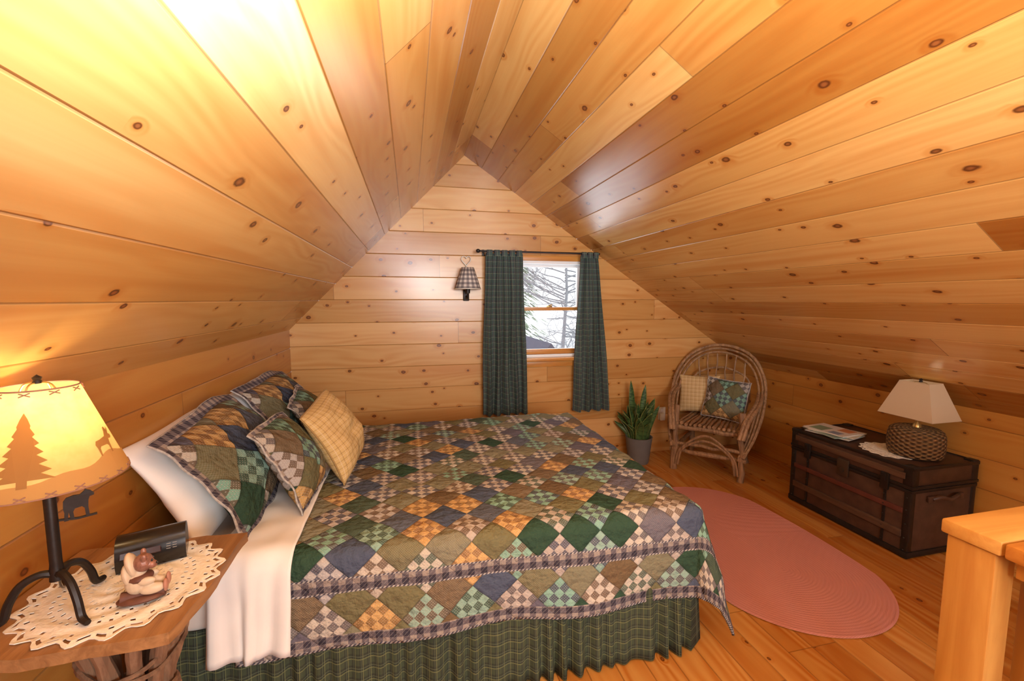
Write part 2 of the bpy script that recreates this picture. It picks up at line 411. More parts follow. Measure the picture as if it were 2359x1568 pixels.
def boards(bm,P0,ac,al,nin,width,length,uo,vo,w=W,gr=GR,gd=GD,vs=1.0):
    P0=Vector(P0); ac=Vector(ac).normalized(); al=Vector(al).normalized(); nin=Vector(nin).normalized()
    k=0
    while k*w<width-1e-6:
        v=k*w
        for a,b,da,db in ((v,v+gr,gd if k else 0,0),(v+gr,v+w-gr,0,0),(v+w-gr,v+w,0,gd)):
            if a>=width: break
            if b>width: b=width
            p=[P0+ac*a-nin*da,P0+ac*b-nin*db]
            addq(bm,[p[0],p[0]+al*length,p[1]+al*length,p[1]],[(uo,vo+a*vs),(uo+length,vo+a*vs),(uo+length,vo+b*vs),(uo,vo+b*vs)])
        k+=1
Y0r,LEN=YB-.02,D-YB+.04
bm=BM(); la=Vector((XL-RX,0,EL-RZ)); lb=Vector((XR-RX,0,ER-RZ))
boards(bm,(RX,Y0r,RZ),la,(0,1,0),Vector((-la.z,0,la.x)),la.length+.03,LEN,0,0)
WR=.165
boards(bm,(RX,Y0r,RZ),lb,(0,1,0),Vector((lb.z,0,-lb.x)),lb.length+.03,LEN,0,W*60,WR,GR,GD,W/WR)
addq(bm,[(RX-.1,Y0r,RZ-.09),(RX-.1,Y0r+LEN,RZ-.09),(RX,Y0r+LEN,RZ+.02),(RX,Y0r,RZ+.02)]); addq(bm,[(RX+.1,Y0r,RZ-.05),(RX+.1,Y0r+LEN,RZ-.05),(RX,Y0r+LEN,RZ+.02),(RX,Y0r,RZ+.02)])  # unseen cover over the ridge, added to block a light leak
struct(mk('ceiling',bm,MT['ceil'],None,0))
bm=BM(); boards(bm,(XL,Y0r,-.01),(0,0,1),(0,1,0),(1,0,0),EL+.03,LEN,0,0); struct(mk('wall_left',bm,MT['side'],None,0))
bm=BM(); boards(bm,(XR,Y0r,-.01),(0,0,1),(0,1,0),(-1,0,0),ER+.03,LEN,0,W*40); struct(mk('wall_right',bm,MT['side'],None,0))
bm=BM(); boards(bm,(XL-.02,Y0r,0),(1,0,0),(0,1,0),(0,0,1),XR-XL+.04,LEN,0,0,.12,.0025,.002); struct(mk('floor',bm,MT['floor'],None,0))

# window ------------------------------------------------------------
wn=bpy.data.objects.new('window_1',None); COL.objects.link(wn); wn.location=((HX0+HX1)/2,D,HZ0); struct(wn)
wn['label']='double hung window between the green curtains'
hw=(HX1-HX0)/2; hh=HZ1-HZ0
bm=BM()
for s in (-1,1): rbox(bm,(s*(hw-.012),.06,hh/2),(.026,.13,hh),.002)
rbox(bm,(0,.06,hh-.012),(2*hw,.13,.026),.002); rbox(bm,(0,.06,.01),(2*hw,.13,.022),.002)
mk('window_frame',bm,MT['white'],wn)
def sash(y,z0,z1,mat,bot,topm):
    b=BM(); ww=hw-.026
    for s in (-1,1): rbox(b,(s*(ww-.018),y,(z0+z1)/2),(.036,.028,z1-z0),.002)
    o=mk('sash',b,MT['white'],wn)
    b=BM(); rbox(b,(0,y,z0+bot/2),(2*ww,.03,bot),.003); mk('sash_rail',b,mat,o)
    b=BM(); rbox(b,(0,y,z1-.014),(2*ww,.03,.028),.003); mk('sash_rail',b,topm,o)
    b=BM(); rbox(b,(0,y,(z0+z1)/2),(2*ww-.06,.004,z1-z0-.04),0); mk('pane',b,MT['glass'],o,0)
sash(.085,hh/2-.01,hh-.02,MT['trim'],.03,MT['white'])
sash(.052,.022,hh/2+.018,MT['trim'],.045,MT['trim'])
b=BM(); rbox(b,(0,.035,hh/2+.026),(.05,.02,.014),.004); tube(b,[(-.01,.03,hh/2+.035),(.02,.02,hh/2+.04)],.005); mk('sash_lock',b,MT['brass'],wn)
b=BM(); rbox(b,(0,-.022,-.016),(2*hw+.10,.075,.028),.006); rbox(b,(0,-.008,-.055),(2*hw+.04,.018,.055),.003); mk('window_sill',b,MT['trim'],wn)
b=BM()
for s in (-1,1): rbox(b,(s*(hw+.03),-.008,hh/2),(.06,.018,hh),.003)
rbox(b,(0,-.008,hh+.022),(2*hw+.12,.018,.045),.003)
mk('window_casing',b,MT['trim'],wn)

# outside ---------------------------------------------------------------
b=BM(); addq(b,[(-15,4.4,-2.6),(25,4.4,-2.6),(25,40,-2.6),(-15,40,-2.6)]); struct(mk('ground_outside',b,MT['oground'],None,0))
def branch(bm,p,d,L,r,dep,rnd):
    n=4; pts=[p.copy()]; q=p.copy(); dd=d.copy()
    for i in range(n):
        dd=(dd+Vector((rnd.uniform(-.2,.2),rnd.uniform(-.2,.2),rnd.uniform(-.12,.14)))).normalized(); q=q+dd*L/n; pts.append(q.copy())
    tube(bm,pts,[r*(1-.4*i/n) for i in range(n+1)],4)
    if dep>0:
        for k in range(rnd.randint(3,5)):
            i=rnd.randint(1,n); nd=(dd+Vector((rnd.uniform(-1,1),rnd.uniform(-.8,.8),rnd.uniform(-.6,.6)))).normalized()
            branch(bm,pts[i],nd,L*rnd.uniform(.5,.75),r*.5,dep-1,rnd)
rnd=random.Random(3); t=E('bare_tree','pale bare tree outside with branches across the lower panes','tree',(3.2,8.75,-2.6))
b=BM(); tube(b,[(0,0,0),(.05,0,1.4),(-.03,.03,2.8),(.05,0,4.2),(0,0,5.5)],[.09,.07,.045,.03,.015],8); mk('tree_trunk',b,MT['obark'],t)
b=BM()
for k in range(50):
    a=rnd.uniform(0,2*PI); z=rnd.uniform(1.8,5.2); branch(b,Vector((0,0,z)),Vector((math.cos(a),math.sin(a),rnd.uniform(-.2,.5))).normalized(),1.1,.015,2,rnd)
mk('branches',b,MT['obark'],t)
t=E('evergreen_tree','pale feathery evergreen outside at the left of the window','tree',(3.0,12.9,-2.6))
b=BM(); tube(b,[(0,0,0),(0,0,7.5)],[.12,.02],8); mk('tree_trunk',b,MT['obark'],t)
b=BM(); rnd=random.Random(9)
for k in range(2200):
    z=rnd.uniform(.8,7.6); a=rnd.uniform(0,2*PI); R=(8.2-z)*.20*rnd.uniform(.25,1)
    p=Vector((math.cos(a)*R,math.sin(a)*R,z)); e=p+Vector((math.cos(a)*.24,math.sin(a)*.24,-.14)); s=Vector((-math.sin(a),math.cos(a),rnd.uniform(-.3,.3)))*.045
    addq(b,[p-s,p+s,e+s*.2,e-s*.2])
mk('foliage',b,MT['ogreen'],t,0)
t=E('garden_shed','dark roofed shed outside beyond the lower pane','shed',(1.65,5.7,-2.6))
b=BM(); rbox(b,(0,0,1.35),(.9,1.0,2.7),0); mk('shed_wall',b,MT['owall'],t,0)
b=BM(); prism(b,[(-.7,2.65),(.7,2.65),(.05,3.50)],1.2,Rx(PI/2)); mk('shed_roof',b,MT['oroof'],t,0,True)

# ------------------------------------------------------------------ bed
bed=E('bed','queen bed with its head against the left pine wall','bed',(.125,2.225,0))
b=BM(); rbox(b,(0,0,.485),(2.0,1.50,.235),.05,4); mk('mattress',b,MT['mattress'],bed)
b=BM(); rbox(b,(0,0,.245),(1.96,1.44,.23),.02,2); mk('box_spring',b,MT['mattress'],bed)
for sx in (-.9,.9):
    for sy in (-.65,.65):
        b=BM(); lathe(b,[(.0,0),(.025,0),(.03,.13),(0,.13)],12,(sx,sy,0)); mk('leg',b,MT['iron'],bed)
X0,Y0,Y1,RR,ZT=1.10,1.50,2.95,.05,.615
def drape(s,t,off=0.0):
    a=max(0,s-X0); bb=0; sg=0
    if t<Y0: bb=Y0-t; sg=-1
    elif t>Y1: bb=t-Y1; sg=1
    x=min(s,X0); y=min(max(t,Y0),Y1)
    nz=mnoise.noise(Vector((s*3.1,t*3.1,.3)))*.010+mnoise.noise(Vector((s*11,t*11,4.)))*.007
    z=ZT+off+nz
    rho=math.hypot(a,bb)
    if rho<1e-9: return Vector((x,y,z))
    dx=a/rho; dy=sg*bb/rho; R=RR+off
    ql=R*PI/2
    if rho<ql: ou=R*math.sin(rho/R); dn=R*(1-math.cos(rho/R))
    else: ou=R+.02*(rho-ql); dn=R+(rho-ql)
    cf=2*dx*abs(dy); h=min(1,rho/.36)
    ou+=.24*cf*rho*h + h*h*(.014*math.sin(s*11+1.0)*(abs(dy)**2)+.012*math.sin(t*15)*dx*dx)+nz*.8
    return Vector((x+dx*ou,y+dy*ou,z-dn+.05*cf*h+.006*h*math.sin(s*7)))
SM=X0+.40; TM=Y0-.362; TX=Y1+.30; S0=-.56
nu,nv=150,150
b=BM()
sv=lambda i:S0+(SM-S0)*i/nu
tmi=lambda i:TM-.060*max(0,(i/nu-.05))
tv=lambda i,j:tmi(i)+(TX-tmi(i))*j/nv
grid(b,nu,nv,lambda i,j:drape(sv(i),tv(i,j)),lambda i,j:(SM-sv(i),tv(i,j)-tmi(i)))
q=mk('quilt',b,MT['quilt'],None,80); rebase(q); solid(q,.010,-1.0)
tag(q,'patchwork quilt of olive, slate and tan squares spread over the bed','quilt')
# turned down sheet
b=BM(); sA,sB=-.615,-.385
def sheetp(i,j):
    s=sA+(sB-sA)*i/26; t=(TM+.012)+(Y1+.2-TM)*j/100
    p=drape(s,t,.016); h=max(0,min(1,(Y0-t)/.36))
    p.y-=h*(.012*math.sin(i*.5+1)+.005*math.sin(i*1.1+j*.06)); p.x+=h*.02*math.sin(i*.25)-h*.015
    p.z-= h*.012
    return p
grid(b,26,100,sheetp,lambda i,j:(i*.01,j*.01))
s=mk('bed_sheet',b,MT['linen'],None,80); rebase(s); solid(s,.004,1.0)
tag(s,'white sheet folded down over the head end of the quilt','sheet')
# skirt
b=BM(); path=[]
x=-.86
while x<1.10: path.append(('n',x)); x+=.008
y=1.49
while y<2.95: path.append(('f',y)); y+=.008
n=len(path)-1
def skp(i,j):
    k,vv=path[i]; h=j/8; z=.40-.392*h; d=i*.008
    ph=d/.068*2*PI+1.6*math.sin(d*9)+1.0*math.sin(d*23+1); am=(.005+.016*h)*(.8+.4*math.sin(d*13+2)); o=am*math.sin(ph+.5*h*math.sin(d*31))-.010-.024*h
    if k=='n': return (vv,1.482+o,z)
    return (1.118-o,vv,z)
grid(b,n,8,skp,lambda i,j:(i*.008*1.7,j*.05))
k=mk('bed_skirt',b,MT['skirt'],None,80); rebase(k); solid(k,.002,0)
tag(k,'gathered green plaid bed skirt hanging below the quilt','bed skirt')

# pillows ----------------------------------------------------------
def warp(x,y,z,Wd,H,sl):
    t=z/H; a=min(1.2,abs(x)/(Wd/2))
    return (x*(1+.03*sl*(1-t)),y+sl*H*.16*t*t-sl*.03*H*math.sin(t*PI),z-sl*H*.05*t*a**3+sl*.012*math.sin(x*9))
def pillowbm(Wd,H,T,n=22,pinch=.07,seed=0,rump=.09,sl=0):
    b=BM()
    def surf(sgn):
        def f(i,j):
            u=-1+2*i/n; v=-1+2*j/n
            u=math.sin(u*PI/2); v=math.sin(v*PI/2)
            x=Wd/2*u*(1-pinch*(1-v*v)*u*u); z=H/2*v*(1-pinch*(1-u*u)*v*v)
            th=T/2*max(0,(1-abs(u)**2.6)*(1-abs(v)**2.6))**.55
            w=(mnoise.noise(Vector((u*2+seed,v*2,sgn*1.0)))+.5*mnoise.noise(Vector((u*5+seed,v*5,sgn*3.0))))*rump*T*(1-u*u)*(1-v*v)
            return warp(x,sgn*(th*(1.12-.16*v)+w),z+H/2,Wd,H,sl)
        return f
    def uvf(i,j):
        u=math.sin((-1+2*i/n)*PI/2); v=math.sin((-1+2*j/n)*PI/2); return (u*Wd/2+2,v*H/2+2)
    grid(b,n,n,surf(-1),uvf); grid(b,n,n,surf(1),uvf)
    bmesh.ops.remove_doubles(b,verts=b.verts[:],dist=.0008)
    bmesh.ops.recalc_face_normals(b,faces=b.faces[:])
    return b
def flange(Wd,H,fw,name,mat,parent,pinch=.07,sl=0):
    b=BM(); N=96; l=b.loops.layers.uv.active
    def per(t):
        t=(t%1)*4; k=int(t); f=t-k
        c=[(-1,-1),(1,-1),(1,1),(-1,1),(-1,-1)]; return (c[k][0]+(c[k+1][0]-c[k][0])*f,c[k][1]+(c[k+1][1]-c[k][1])*f)
    V=[]
    for i in range(N):
        u,v=per(i/N); row=[]
        for j in range(5):
            e=j/4*fw-.008
            x=(Wd/2)*u*(1-pinch*(1-v*v)*u*u)+u*e; z=(H/2)*v*(1-pinch*(1-u*u)*v*v)+v*e
            y=.004*math.sin(i*.9)*j/4+.004*math.sin(i*.4)*j/4
            row.append(b.verts.new(warp(x,y,z+H/2,Wd,H,sl)))
        V.append(row)
    for i in range(N):
        for j in range(4):
            f=b.faces.new((V[i][j],V[(i+1)%N][j],V[(i+1)%N][j+1],V[i][j+1]))
            for lp in f.loops: lp[l].uv=(lp.vert.co.x+2,lp.vert.co.z+2)
    edge=[V[i][4].co.copy() for i in range(N)]
    o=mk(name,b,mat,parent,60); solid(o,.006)
    mk('piping',tube(BM(),edge,.0035,6,True),MT['ivory2'],parent); return o
def place(o,loc,lean,yaw=0,roll=0):
    M=Matrix.Translation(loc)@Rz(rad(yaw))@Ry(rad(-lean))@Rz(PI/2)@Ry(rad(roll)); o.matrix_world=M
def pillow(name,Wd,H,T,mat,loc,lean,yaw,roll,label,cat,fl=0,group=None,pipe=None,seed=0,pinch=.07,rump=.15,sl=0):
    o=mk(name,pillowbm(Wd,H,T,26,pinch,seed,rump,sl),mat,None,80); place(o,loc,lean,yaw,roll); tag(o,label,cat,group)
    if fl: flange(Wd,H,fl,'flange',MT['border'],o,pinch,sl)
    if pipe:
        pts=[]
        for i in range(64):
            t=(i/64)*4; k=int(t); f=t-k; c=[(-1,-1),(1,-1),(1,1),(-1,1),(-1,-1)]
            u=c[k][0]+(c[k+1][0]-c[k][0])*f; v=c[k][1]+(c[k+1][1]-c[k][1])*f
            pts.append(warp(Wd/2*u*(1-pinch*(1-v*v)*u*u),0,H/2*v*(1-pinch*(1-u*u)*v*v)+H/2,Wd,H,sl))
        mk('piping',tube(BM(),pts,.004,6,True),pipe,o)
    return o
pillow('bed_pillow',.64,.41,.12,MT['linen'],(-.685,1.86,.630),26,0,0,'white bed pillow beside the lit lamp, behind the nearer sham','pillow',0,'white bed pillows',seed=1,pinch=.05,rump=.25,sl=.5)
pillow('bed_pillow',.64,.41,.12,MT['linen'],(-.685,2.56,.630),26,0,0,'white bed pillow behind the farther sham, mostly hidden','pillow',0,'white bed pillows',seed=2,pinch=.05,sl=.5)
pillow('pillow_sham',.63,.40,.135,MT['sham'],(-.570,1.890,.660),26,2,-1,'large patchwork sham with plaid flange in front, nearer the lamp','sham',.042,'patchwork shams',seed=3,pinch=.04,rump=.22,sl=.9)
pillow('pillow_sham',.63,.40,.135,MT['sham'],(-.580,2.62,.660),26,-2,2,'large patchwork sham at the far side of the bed','sham',.042,'patchwork shams',seed=4,pinch=.04,rump=.22,sl=.9)
pillow('throw_pillow',.34,.34,.12,MT['patch'],(-.400,1.87,.652),24,-2,4,'small patchwork cushion with dark plaid edge, left of the yellow cushion','cushion',.022,'patchwork cushions on the bed',seed=5,pinch=.05,sl=.7)
pillow('throw_pillow',.33,.33,.11,MT['patch'],(-.440,2.52,.655),25,2,-6,'small patchwork cushion half hidden behind the yellow cushion','cushion',.022,'patchwork cushions on the bed',seed=6,pinch=.05,sl=.7)
pillow('throw_pillow',.38,.36,.135,MT['ypl'],(-.278,2.16,.652),22,-9,-6,'yellow plaid cushion leaning in front of the others on the bed','cushion',0,None,MT['ypl'],7,.055,.2,.6)

# ------------------------------------------------------------------ curtains
rod=E('curtain_rod','thin dark curtain rod above the window','curtain rod',(1.10,3.50,1.83))
b=BM(); tube(b,[(-.54,0,0),(.495,0,0)],.007,10); mk('rod',b,MT['iron'],rod)
for s,e in ((-1,-.545),):
    b=BM(); ell(b,(e-.012,0,0),(.018,.016,.016)); mk('finial',b,MT['iron'],rod)
for x in (-.50,.44):
    b=BM(); tube(b,[(x,.10,-.005),(x,.03,-.012),(x,0,-.010)],.005,8); rbox(b,(x,.094,-.005),(.02,.01,.05),.002); mk('bracket',b,MT['iron'],rod)
def curtain(xt0,xt1,xb0,xb1,zt,zb,nf,label,sd):
    o=E('curtain',label,'curtain',((xt0+xt1)/2,3.50,zb),0,'green plaid curtains'); ox=(xt0+xt1)/2
    b=BM(); nx,nz=84,26; wc=(xb1-xb0)*1.7
    def f(i,j):
        s_=i/nx; h=j/nz
        hh_=h**.85; x0=xt0+(xb0-xt0)*hh_; x1=xt1+(xb1-xt1)*hh_
        x=x0+(x1-x0)*s_; A=.013+.017*h
        y=A*math.sin(2*PI*nf*s_+sd+.5*math.sin(3*h+sd))+.006*math.sin(2*PI*nf*2.3*s_+2*h)
        return (x-ox+.004*math.sin(8*h+9*s_),y+.004,zt-.016+(zb-zt+.016)*h-zb+.004*math.sin(2*PI*nf*s_+sd)*h)
    grid(b,nx,nz,f,lambda i,j:(i/nx*wc,j/nz*(zt-zb))); c=mk('panel',b,MT['green'],o,80)
    nt=max(3,int((xt1-xt0)/.062))
    for k in range(nt):
        x=xt0+(xt1-xt0)*(k+.5)/nt-ox; b=BM()
        loop=[(x,.012,zt-.04-zb),(x,.014,zt-zb-.004),(x,.0,zt-zb+.012),(x,-.014,zt-zb-.004),(x,-.012,zt-.04-zb)]
        L=cr(loop,4)
        for p,q_ in zip(L,L[1:]): addq(b,[(p.x-.022,p.y,p.z),(p.x+.022,p.y,p.z),(q_.x+.022,q_.y,q_.z),(q_.x-.022,q_.y,q_.z)],[(0,p.z),(.044,p.z),(.044,q_.z),(0,q_.z)])
        mk('tab',b,MT['green'],o,60)
    return o
curtain(.605,.915,.575,.965,1.83,.475,5,'green plaid curtain left of the window panes',.4)
curtain(1.425,1.585,1.375,1.735,1.83,.465,4,'green plaid curtain right of the window panes, flaring outward',1.7)

# ------------------------------------------------------------------ wall sconce
sco=E('wall_sconce','wall sconce with gingham shade and wire heart, left of the curtains','wall lamp',(.455,3.60,1.44))
b=BM(); rbox(b,(0,-.008,.035),(.05,.016,.09),.006); mk('back_plate',b,MT['iron'],sco)
b=BM(); tube(b,cr([(0,-.012,.03),(0,-.06,.01),(0,-.10,.02),(0,-.115,.06),(0,-.115,.11)],5),.007,8); lathe(b,[(0,.05),(.018,.05),(.020,.10),(.014,.105),(0,.105)],14,(0,-.115,0)); mk('arm',b,MT['iron'],sco)
b=BM(); lathe(b,[(.0,.10),(.012,.105),(.022,.15),(.012,.185),(0,.19)],14,(0,-.115,0)); mk('bulb',b,MT['bulb'],sco)
b=BM(); lathe(b,[(.104,.085),(.050,.255)],32,(0,-.115,0),1.0,.504); o=mk('lamp_shade',b,MT['ging'],sco); solid(o,.002)
b=BM(); tube(b,[(.104*math.cos(2*PI*k/32),.104*math.sin(2*PI*k/32)-.115,.086) for k in range(32)],.004,6,True); mk('shade_trim',b,MT['ivory'],o)
b=BM(); hp=[]
for k in range(40):
    t=2*PI*k/40; hp.append((.0024*16*math.sin(t)**3,-.03,.318+.0028*(13*math.cos(t)-5*math.cos(2*t)-2*math.cos(3*t)-math.cos(4*t))))
tube(b,hp,.0032,6,True); tube(b,[(0,-.03,.275),(0,-.02,.2),(0,-.01,.07)],.003,6); mk('wire_heart',b,MT['chrome'],sco)

# outlet
t=E('wall_outlet','ivory wall outlet with a plugged in night light, beside the twig chair','outlet',(2.30,3.60,.31))
b=BM(); rbox(b,(0,-.004,.06),(.075,.008,.118),.003); mk('cover_plate',b,MT['ivory'],t)
b=BM(); rbox(b,(-.012,-.028,.035),(.05,.04,.07),.008); mk('plug_in_light',b,MT['ivory'],t)
b=BM(); rbox(b,(0,-.010,.092),(.03,.006,.028),.003); mk('socket',b,MT['white'],t)

# ------------------------------------------------------------------ snake plant
pl=E('snake_plant','snake plant in a grey pot below the right curtain','plant',(1.955,3.40,0))
b=BM(); lathe(b,[(0,.0),(.085,.0),(.09,.012),(.115,.225),(.118,.235),(.108,.235),(.100,.20),(0,.20)],32); mk('pot',b,MT['pot'],pl)
b=BM(); lathe(b,[(0,.205),(.101,.203)],24); mk('soil',b,MT['soil'],pl)
rnd=random.Random(4)
for k in range(40):
    a=2*PI*k/40*11+rnd.uniform(-.4,.4); R0=rnd.uniform(.01,.080); H=rnd.uniform(.13,.37) if k>1 else rnd.uniform(.48,.54)
    out=rnd.uniform(.04,.15) if k>1 else .03; w=rnd.uniform(.026,.038); tw=rnd.uniform(-.8,.8); b=BM(); yaw=rnd.uniform(-.9,.9)+.3
    def lf(i,j,a=a,R0=R0,H=H,out=out,w=w,tw=tw,yaw=yaw):
        h=j/12; ww=max(w*(.6+.9*h)*(1-h**4),.0008); s_=(i/4-.5)*2
        cx=math.cos(a)*(R0+out*h*h); cy=math.sin(a)*(R0+out*h*h); ang=yaw+tw*h
        d=Vector((math.cos(ang),math.sin(ang),0)); nn=Vector((-math.sin(ang),math.cos(ang),0))
        return Vector((cx,cy,.195+H*h))+d*ww*s_+nn*.010*(s_*s_)*(1-h)
    grid(b,4,12,lf,lambda i,j:(i/4,j/12)); solid(mk('leaf',b,MT['leaf'],pl,70),.003)

# ------------------------------------------------------------------ willow chair
ch=E('twig_armchair','bent willow twig armchair with hooped back in the far right corner','chair',(2.545,3.185,0),rad(-48.4))
rnd=random.Random(21)
TW=MT['twig']
for s in (-1,1):
    b=BM(); stick(b,(s*.255,-.27,0),(s*.245,-.24,.55),.025,.009,9,7,rnd); mk('leg',b,TW,ch)
    b=BM(); stick(b,(s*.235,.24,0),(s*.20,.20,.44),.023,.009,9,7,rnd); mk('leg',b,TW,ch)
b=BM()
stick(b,(-.29,-.245,.37),(.29,-.245,.37),.021,.007,8,7,rnd); stick(b,(-.24,.20,.37),(.24,.20,.37),.018,.007,8,7,rnd)
for s in (-1,1): stick(b,(s*.262,-.29,.385),(s*.22,.25,.385),.019,.007,8,7,rnd)
mk('seat_frame',b,TW,ch)
b=BM()
for k in range(14):
    x=-.235+.47*k/13; stick(b,(x,-.29+rnd.uniform(-.01,.01),.408+rnd.uniform(-.006,.006)),(x*.86,.21,.405),.0130,.005,7,5,rnd)
mk('seat',b,TW,ch)
def hoop(off,z):
    p=[(.275,-.29,.20),(.335,-.16,.36),(.372,.01,.57),(.362,.14,.76),(.265,.225,.93),(.10,.265,1.02)]
    k=1-off/.40
    q=[(x*k,y+.004*off*10,.20+(zz-.20)*(1-off/.85)+z) for x,y,zz in p]
    full=[(-x,y,zz) for x,y,zz in q]+[(x,y,zz) for x,y,zz in q[::-1]]
    full=[(x+rnd.uniform(-.007,.007),y,zz+rnd.uniform(-.007,.007)) for x,y,zz in full]
    return cr(full,6)
for k in range(3):
    P=hoop((0,.026,.060)[k],0); r0=.0092 if k else .0125
    b=BM(); tube(b,P,[r0*rnd.uniform(.88,1.12) for _ in P],8); mk('hoop',b,TW,ch)
inner=cr([(-.205,.20,.40),(-.235,.235,.62),(-.20,.255,.76),(0,.27,.83),(.20,.255,.76),(.235,.235,.62),(.205,.20,.40)],6)
b=BM(); tube(b,inner,.009,8); mk('hoop',b,TW,ch)
for k in range(6):
    x=-.17+.34*k/5; zt=.955-.9*x*x*1.6; b=BM(); stick(b,(x*.9,.205,.40),(x*1.15,.262,zt),.0068,.008,7,7,rnd); mk('back_spindle',b,TW,ch)
for s in (-1,1):
    for k in range(2):
        b=BM(); tube(b,cr([(s*(.345-.028*k),.13,.66-.006*k),(s*(.350-.028*k),-.08,.60),(s*(.30-.025*k),-.27,.50),(s*(.268-.025*k),-.345,.36)],5),.0155,8); mk('arm',b,TW,ch)
for z,r in ((.17,.017),(.235,.015)):
    b=BM(); stick(b,(-.29,-.262,z),(.29,-.262,z),r,.009,8,7,rnd); mk('stretcher',b,TW,ch)
for s in (-1,1):
    b=BM(); stick(b,(s*.252,-.30,.19),(s*.235,.27,.19),.016,.008,8,7,rnd); mk('stretcher',b,TW,ch)
for k,(h,wd) in enumerate(((.335,.24),(.29,.22))):
    b=BM(); tube(b,cr([(-wd,-.285,.05),(-wd*.8,-.29,.20),(0,-.292,h),(wd*.8,-.29,.20),(wd,-.285,.05)],7),.010,7); mk('apron_twig',b,TW,ch)
def chair_pillow(Wd,mat,lx,ly,lz,lean,yaw,roll,label,fl,seed,pipe=None):
    o=mk('throw_pillow',pillowbm(Wd,Wd,.11,20,.06,seed),mat,None,80)
    o.matrix_world=Matrix.Translation(ch.location)@Rz(rad(-48.4))@Matrix.Translation((lx,ly,lz))@Rz(rad(yaw))@Rx(rad(-lean))@Ry(rad(roll))
    tag(o,label,'cushion')
    if fl: flange(Wd,Wd,fl,'flange',MT['border'],o,.06)
    return o
chair_pillow(.34,MT['ypl2'],-.145,.09,.425,13,6,-2,'pale yellow plaid cushion on the twig armchair',0,11)
chair_pillow(.34,MT['patch'],.065,-.035,.43,18,-8,3,'dark patchwork cushion on the twig armchair',.012,12)

# ------------------------------------------------------------------ trunk
tx,ty=.48,.76
tr=E('steamer_trunk','dark brown antique steamer trunk against the right wall','trunk',(2.895,2.11,0))
b=BM(); rbox(b,(0,0,.205),(tx,ty,.39),.006); mk('body',b,MT['leather'],tr)
b=BM(); rbox(b,(0,0,.463),(tx+.006,ty+.006,.120),.008); mk('lid',b,MT['lid'],tr)
for sx in (-1,1):
    for sy in (-1,1):
        b=BM(); rbox(b,(sx*(tx/2-.014),sy*(ty/2-.014),.2),(.036,.036,.395),.004)
        for z in (.05,.12,.20,.28,.35): ell(b,(sx*(tx/2+.004),sy*(ty/2-.016),z),(.004,.005,.005),None,8)
        mk('corner_post',b,MT['tmetal'],tr)
        b=BM(); rbox(b,(sx*(tx/2-.018),sy*(ty/2-.018),.465),(.050,.050,.135),.006); mk('lid_corner',b,MT['tmetal'],tr)
def band(z,h,e,name,mat,faces='xy'):
    b=BM()
    if faces=='front': rbox(b,(-(tx/2+e/2),0,z),(e+.004,ty-.06,h),.002)
    else:
        for s in (-1,1):
            rbox(b,(s*(tx/2+e/2),0,z),(e+.004,ty+2*e,h),.002); rbox(b,(0,s*(ty/2+e/2),z),(tx+2*e,e+.004,h),.002)
    return mk(name,b,mat,tr)
band(.026,.032,.006,'base_band',MT['tmetal']); band(.388,.018,.005,'body_rim',MT['tmetal']); band(.412,.016,.008,'lid_rim',MT['tmetal'])
band(.517,.020,.007,'lid_band',MT['tmetal'])
band(.272,.030,.010,'red_slat',MT['red'],'front')['label']='dull red wooden slat'
band(.140,.040,.012,'lower_slat',MT['slat'],'front'); band(.470,.036,.011,'lid_slat',MT['slat'],'front')
for y in (-.25,.25):
    b=BM(); rbox(b,(-tx/2-.003,y,.20),(.008,.014,.36),.002)
    for z in (.06,.14,.21,.27,.33): ell(b,(-tx/2-.012,y,z),(.004,.004,.004),None,8)
    mk('metal_strap',b,MT['tmetal'],tr)
    b=BM(); rbox(b,(-tx/2-.012,y,.405),(.014,.045,.10),.004); rbox(b,(-tx/2-.020,y,.43),(.012,.022,.045),.003); mk('latch',b,MT['tmetal'],tr)
b=BM(); rbox(b,(-tx/2-.010,0,.385),(.014,.075,.11),.006); tube(b,[(-tx/2-.012,0,.37),(-tx/2-.026,0,.37)],.014,12); mk('lock',b,plain('dull_lock_plate',(.08,.055,.035),.45,.5,.6),tr)
b=BM(); tube(b,cr([(-.10,-ty/2-.014,.34),(-.06,-ty/2-.030,.355),(0,-ty/2-.034,.34),(.06,-ty/2-.030,.355),(.10,-ty/2-.014,.34)],5),.011,8)
for s in (-1,1): rbox(b,(s*.105,-ty/2-.012,.34),(.05,.014,.035),.004)
mk('handle',b,MT['leather'],tr)
TZ=.528
def lace(name,R,rings,n,loc,label,ph=0):
    b=BM(); V=[]
    for i in range(rings+1):
        r=R*i/rings; row=[]
        for j in range(n):
            th=2*PI*j/n+ph; rr=r*(1+.05*(i/rings)**5*math.cos(n/6*th))
            row.append(b.verts.new((rr*math.cos(th),rr*math.sin(th),.0015*math.sin(th*5+i))))
        V.append(row)
    for i in range(1,rings):
        for j in range(n):
            k=i%6
            hole=(k==2 and j%4==0) or (k==4 and j%3==i%3) or (i==rings-2 and j%3==0)
            if i<4: hole=(j%6==0)
            if hole and i<rings-1: continue
            b.faces.new((V[i][j],V[i][(j+1)%n],V[i+1][(j+1)%n],V[i+1][j]))
    bmesh.ops.delete(b,geom=[v for v in b.verts if not v.link_faces],context='VERTS')
    o=mk(name,b,MT['lace'],None,0); o.location=loc; solid(o,.002,1); return tag(o,label,'doily')
lace('lace_doily',.150,18,96,(2.825,1.965,TZ+.003),'white crochet doily on the trunk under the wicker lamp')
